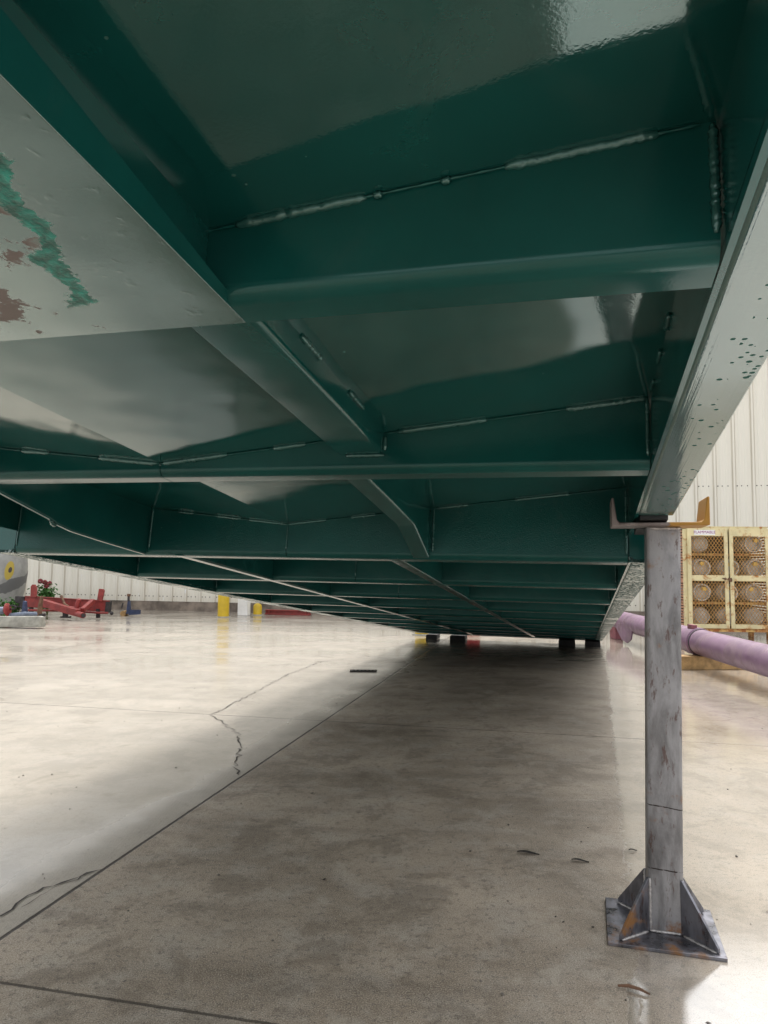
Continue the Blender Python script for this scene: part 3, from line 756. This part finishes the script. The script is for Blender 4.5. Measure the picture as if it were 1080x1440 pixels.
# red hitch frame
Y = 15.4
fr = empty('hitch_frame', (at(95, 868, Y).x, Y, 0), label='faded red steel hitch frame with box arm and two upright lugs lying on the yard', cat='steel frame')
def P(px, py, y=Y): return at(px, py, y) - V((fr.location.x, fr.location.y, 0))
def part(parent, name, mat, fn, bev=.004, sm=False):
    m = MB(); fn(m); return m.build(name, mat, parent, bevel=bev, smooth=sm)
part(fr, 'main_beam', M_red, lambda m: (m.bar(P(37,846,15.7), P(153,853,15.5), .14, .215), m.bar(P(36,838.5,15.62), P(154,845.3,15.42), .05, .02)))
part(fr, 'end_cap', M_dark, lambda m: m.bar(P(150,853,15.5), P(155,853.4,15.5), .17, .24))
part(fr, 'end_cap', M_dark, lambda m: m.bar(P(24,846,15.72), P(37,846.5,15.7), .17, .23))
part(fr, 'lug', M_red, lambda m: m.prism([P(42.5,840,15.55), P(50,840,15.55), P(50.5,826,15.55), P(48,822,15.55), P(45,822,15.55), P(43,825,15.55)], (0,1,0), .07))
part(fr, 'lug', M_red, lambda m: m.prism([P(136,845,15.38), P(142.5,846,15.38), P(146,831,15.38), P(144.5,828.5,15.38), P(139,828,15.38)], (0,1,0), .07))
part(fr, 'box_arm', M_red, lambda m: m.bar(P(59,847,15.4), P(110,862,14.9), .13, .135))
part(fr, 'box_arm', M_red, lambda m: m.bar(P(131,845,15.3), P(116,858,14.95), .09, .085))
part(fr, 'tube_end', M_red, lambda m: m.tube([P(106,862.5,14.95), P(117,865.5,14.7)], .058, 16), 0, True)
part(fr, 'bore', M_dark, lambda m: m.tube([P(117.1,865.5,14.70), P(117.5,865.6,14.69)], .043, 16), 0)
part(fr, 'peg', M_red, lambda m: m.tube([P(107,858,15.1), P(110,847,15.1), P(111,843,15.1), P(111.3,841.6,15.1)], [.05,.05,.046,.02], 14), 0, True)
part(fr, 'cross_plate', M_red, lambda m: m.bar(P(96,853.5,15.1), P(119,857.5,15.1), .22, .03))
part(fr, 'tie_rod', M_red, lambda m: m.tube([P(40,858,15.5), P(100,859,15.4), P(140,862,15.3), P(152,862,15.3)], .022, 8), 0, True)
part(fr, 'rod_ball', M_dark, lambda m: m.lathe([(.005,-.04),(.03,-.03),(.04,0),(.03,.03),(.005,.04)], 12, Matrix.Translation(P(157,862.3,15.3))), 0, True)
part(fr, 'chain', M_brown, lambda m: m.tube([P(86,838,15.3), P(89,845,15.25), P(91,850,15.2), P(97,853,15.1)], [.03,.022,.03,.02], 7), 0, True)
part(fr, 'foot', M_dark, lambda m: (m.bar(P(92,858,15.25), P(92,867,15.25), .10, .08), m.bar(P(86,867.5,15.25), P(99,867.8,15.25), .12, .03)))
part(fr, 'foot', M_dark, lambda m: m.bar(P(138,856,15.45), P(138,869,15.45), .07, .07))
part(fr, 'foot', M_dark, lambda m: m.bar(P(44,854,15.7), P(44,867,15.7), .07, .07))

# jack parts left of the frame
Y = 14.6
jk = empty('trailer_jack', (at(40, 868, Y).x, Y, 0), label='blue-grey jack lying with a rusty rod in front of the red frame', cat='jack')
def P(px, py, y=Y): return at(px, py, y) - V((jk.location.x, jk.location.y, 0))
part(jk, 'barrel', M_slate, lambda m: m.tube([P(12,866.5), P(14,865.5), P(36,863.5), P(36.5,863.5), P(56,863.8), P(57,863.8)], [.02,.042,.055,.042,.046,.03], 14), 0, True)
part(jk, 'upright', M_blue, lambda m: m.prism([P(29,864), P(36,864), P(35,846), P(32.5,845)], (0,1,0), .10))
part(jk, 'rod', M_brown, lambda m: m.tube([P(55,866), P(57,850), P(59,838.5)], [.05,.042,.03], 10), 0, True)
part(jk, 'rod_foot', M_dark, lambda m: m.bar(P(54,866), P(63,864.5), .09, .06))
part(jk, 'flange', M_red, lambda m: m.tube([P(7,858), P(10,857.5), P(11.5,857.3), P(14,857)], [.08,.13,.13,.07], 20), 0, True)
part(jk, 'hub', M_slate, lambda m: m.tube([P(-8,859), P(3,858.5), P(7,858)], [.07,.075,.05], 16), 0, True)
part(jk, 'ring', M_dark, lambda m: m.tube([P(17+5*math.cos(a), 854+2.6*math.sin(a)) for a in [i*.5236 for i in range(13)]], .016, 6), 0, True)
# blue jack stand by the wall
Y = 16.4
js = empty('jack_stand', (at(182, 866, Y).x, Y, 0), label='dark blue jack stand with a round tan tube end standing alone near the wall', cat='jack stand')
def P(px, py, y=Y): return at(px, py, y) - V((js.location.x, js.location.y, 0))
part(js, 'upright', M_blue, lambda m: m.prism([P(177,864), P(183,862), P(181.8,845), P(179.5,844)], (0,1,0), .09))
part(js, 'screw', M_dark, lambda m: m.tube([P(180.7,845), P(181,836.5)], .026, 10), 0, True)
part(js, 'screw_cap', M_brown, lambda m: m.tube([P(181,838.5), P(181.2,835.2)], .04, 10), 0, True)
part(js, 'tube_end', M_timber, lambda m: m.tube([P(172.5,863), P(179,861.5,16.6)], .062, 16), 0, True)
part(js, 'foot_plate', M_blue, lambda m: m.prism([P(180,865), P(197,864), P(197,857.5), P(182,857.5)], (0,1,0), .05))
part(js, 'handle', M_dark, lambda m: m.bar(P(171,855), P(173,848), .02, .03))

# painted drum at far left
def drum_mat():
    n = NT('painted drum'); P = n.obj(); S = n.sep(P); ww = n.math('MULTIPLY', n.math('SUBTRACT', n.noise(P, 3, 4), .5), .25)
    ang = n.math('ARCTAN2', S[0], n.math('MULTIPLY', S[1], -1))
    z = n.math('ADD', S[2], ww)
    c = n.mix(n.ramp(n.noise(P, 5, 5), .3, .7), (.26,.26,.25), (.36,.36,.34))
    zz = n.math('MULTIPLY_ADD', ang, -.22, z)
    c = n.mix(n.math('MULTIPLY', n.ramp(zz, .30, .31), n.ramp(zz, .55, .54)), c, (.13,.13,.13))
    def ell(a0, z0, ra, rz, tilt, col, c):
        da = n.math('SUBTRACT', ang, a0); dz = n.math('SUBTRACT', n.math('MULTIPLY_ADD', da, -tilt, n.math('MULTIPLY_ADD', ww, .3, S[2])), z0)
        e = n.math('ADD', n.math('POWER', n.math('ABSOLUTE', n.math('DIVIDE', da, ra)), 2), n.math('POWER', n.math('ABSOLUTE', n.math('DIVIDE', dz, rz)), 2))
        return n.mix(n.ramp(e, 1.05, .95), c, col)
    c = ell(.98, .98, .15, .20, .35, (.45,.34,.06), c); c = ell(1.0, 1.0, .06, .06, .2, (.06,.05,.05), c)
    c = ell(.30, 1.22, .30, .10, .5, (.46,.34,.07), c); c = ell(.22, 1.05, .18, .28, .2, (.05,.05,.055), c); c = ell(.10, .80, .12, .16, 0, (.45,.34,.06), c)
    return n.out(Base_Color=c, Roughness=.55)
q = at(-14, 850, 16.6)
dr = empty('painted_drum', (q.x, q.y, 0), label='big rounded grey drum painted with yellow and black patches at the left edge', cat='drum')
m = MB(); m.lathe([(.55,0),(.60,.03),(.64,.25),(.70,.6),(.735,.9),(.73,1.15),(.70,1.4),(.62,1.62),(.4,1.78),(.1,1.82)], 40); m.build('shell', drum_mat(), dr, smooth=True, angle=60)
m = MB(); m.lathe([(.20,1.80),(.22,1.86),(.18,1.9),(.05,1.9)], 20); m.build('cap', M_dark, dr, smooth=True)

# flowering shrubs
def shrub(px, py, Y, wd, h, nl, nf, label):
    q = at(px, py, Y); s = empty('flowering_shrub', (q.x, q.y, 0), label=label, cat='shrub')
    rnd = random.Random(int(px)+3); m = MB(); st = MB(); fl = MB(); ctr = []
    for i in range(9):
        a = rnd.random()*6.28; r = wd*.42*rnd.random()**.5; tip = V((r*math.cos(a), r*math.sin(a)*.7, h*(.55+.4*rnd.random())))
        st.tube([(0,0,0), tip*.5+V((0,0,.05)), tip], [.016,.010,.005], 5); ctr.append(tip)
    for i in range(nl):
        c = rnd.choice(ctr)*rnd.uniform(.45,1.05)+V((rnd.gauss(0,.07), rnd.gauss(0,.07), rnd.gauss(0,.05)))
        if c.z < .02: c.z = .03
        L = rnd.uniform(.045,.095); M = Matrix.Translation(c) @ Matrix.Rotation(rnd.random()*6.28, 4, 'Z') @ Matrix.Rotation(rnd.uniform(-.9,.5), 4, 'X')
        m.add([(0,0,0),(L*.42,L*.4,.012),(L*.30,L*.9,.0),(0,L*1.1,-.02),(-L*.30,L*.9,.0),(-L*.42,L*.4,.012),(0,L*.5,-.012)], [(0,1,6),(1,2,6),(2,3,6),(3,4,6),(4,5,6),(5,0,6)], M)
    for i in range(nf):
        c = ctr[i % len(ctr)]*1.08; c = V((c.x, c.y-.05, h*(.75+.3*rnd.random())))
        for j in range(46):
            d = V((rnd.gauss(0,1), rnd.gauss(0,1), rnd.gauss(0,1))).normalized()*.048; L = .024
            M = Matrix.Translation(c+d) @ d.to_track_quat('Z', 'Y').to_matrix().to_4x4()
            fl.add([(L,0,.004),(0,L,.004),(-L,0,.004),(0,-L,.004),(0,0,-.006)], [(0,1,4),(1,2,4),(2,3,4),(3,0,4)], M)
    st.build('stems', M_stem, s); m.build('leaves', M_leaf, s)
    if nf: fl.build('flower_heads', M_petal, s)
shrub(66, 868, 16.5, .62, .74, 420, 4, 'leafy green shrub with red flower heads growing behind the red steel frame')
shrub(14, 866, 15.7, .55, .36, 260, 0, 'low green leafy plant at the foot of the painted drum')
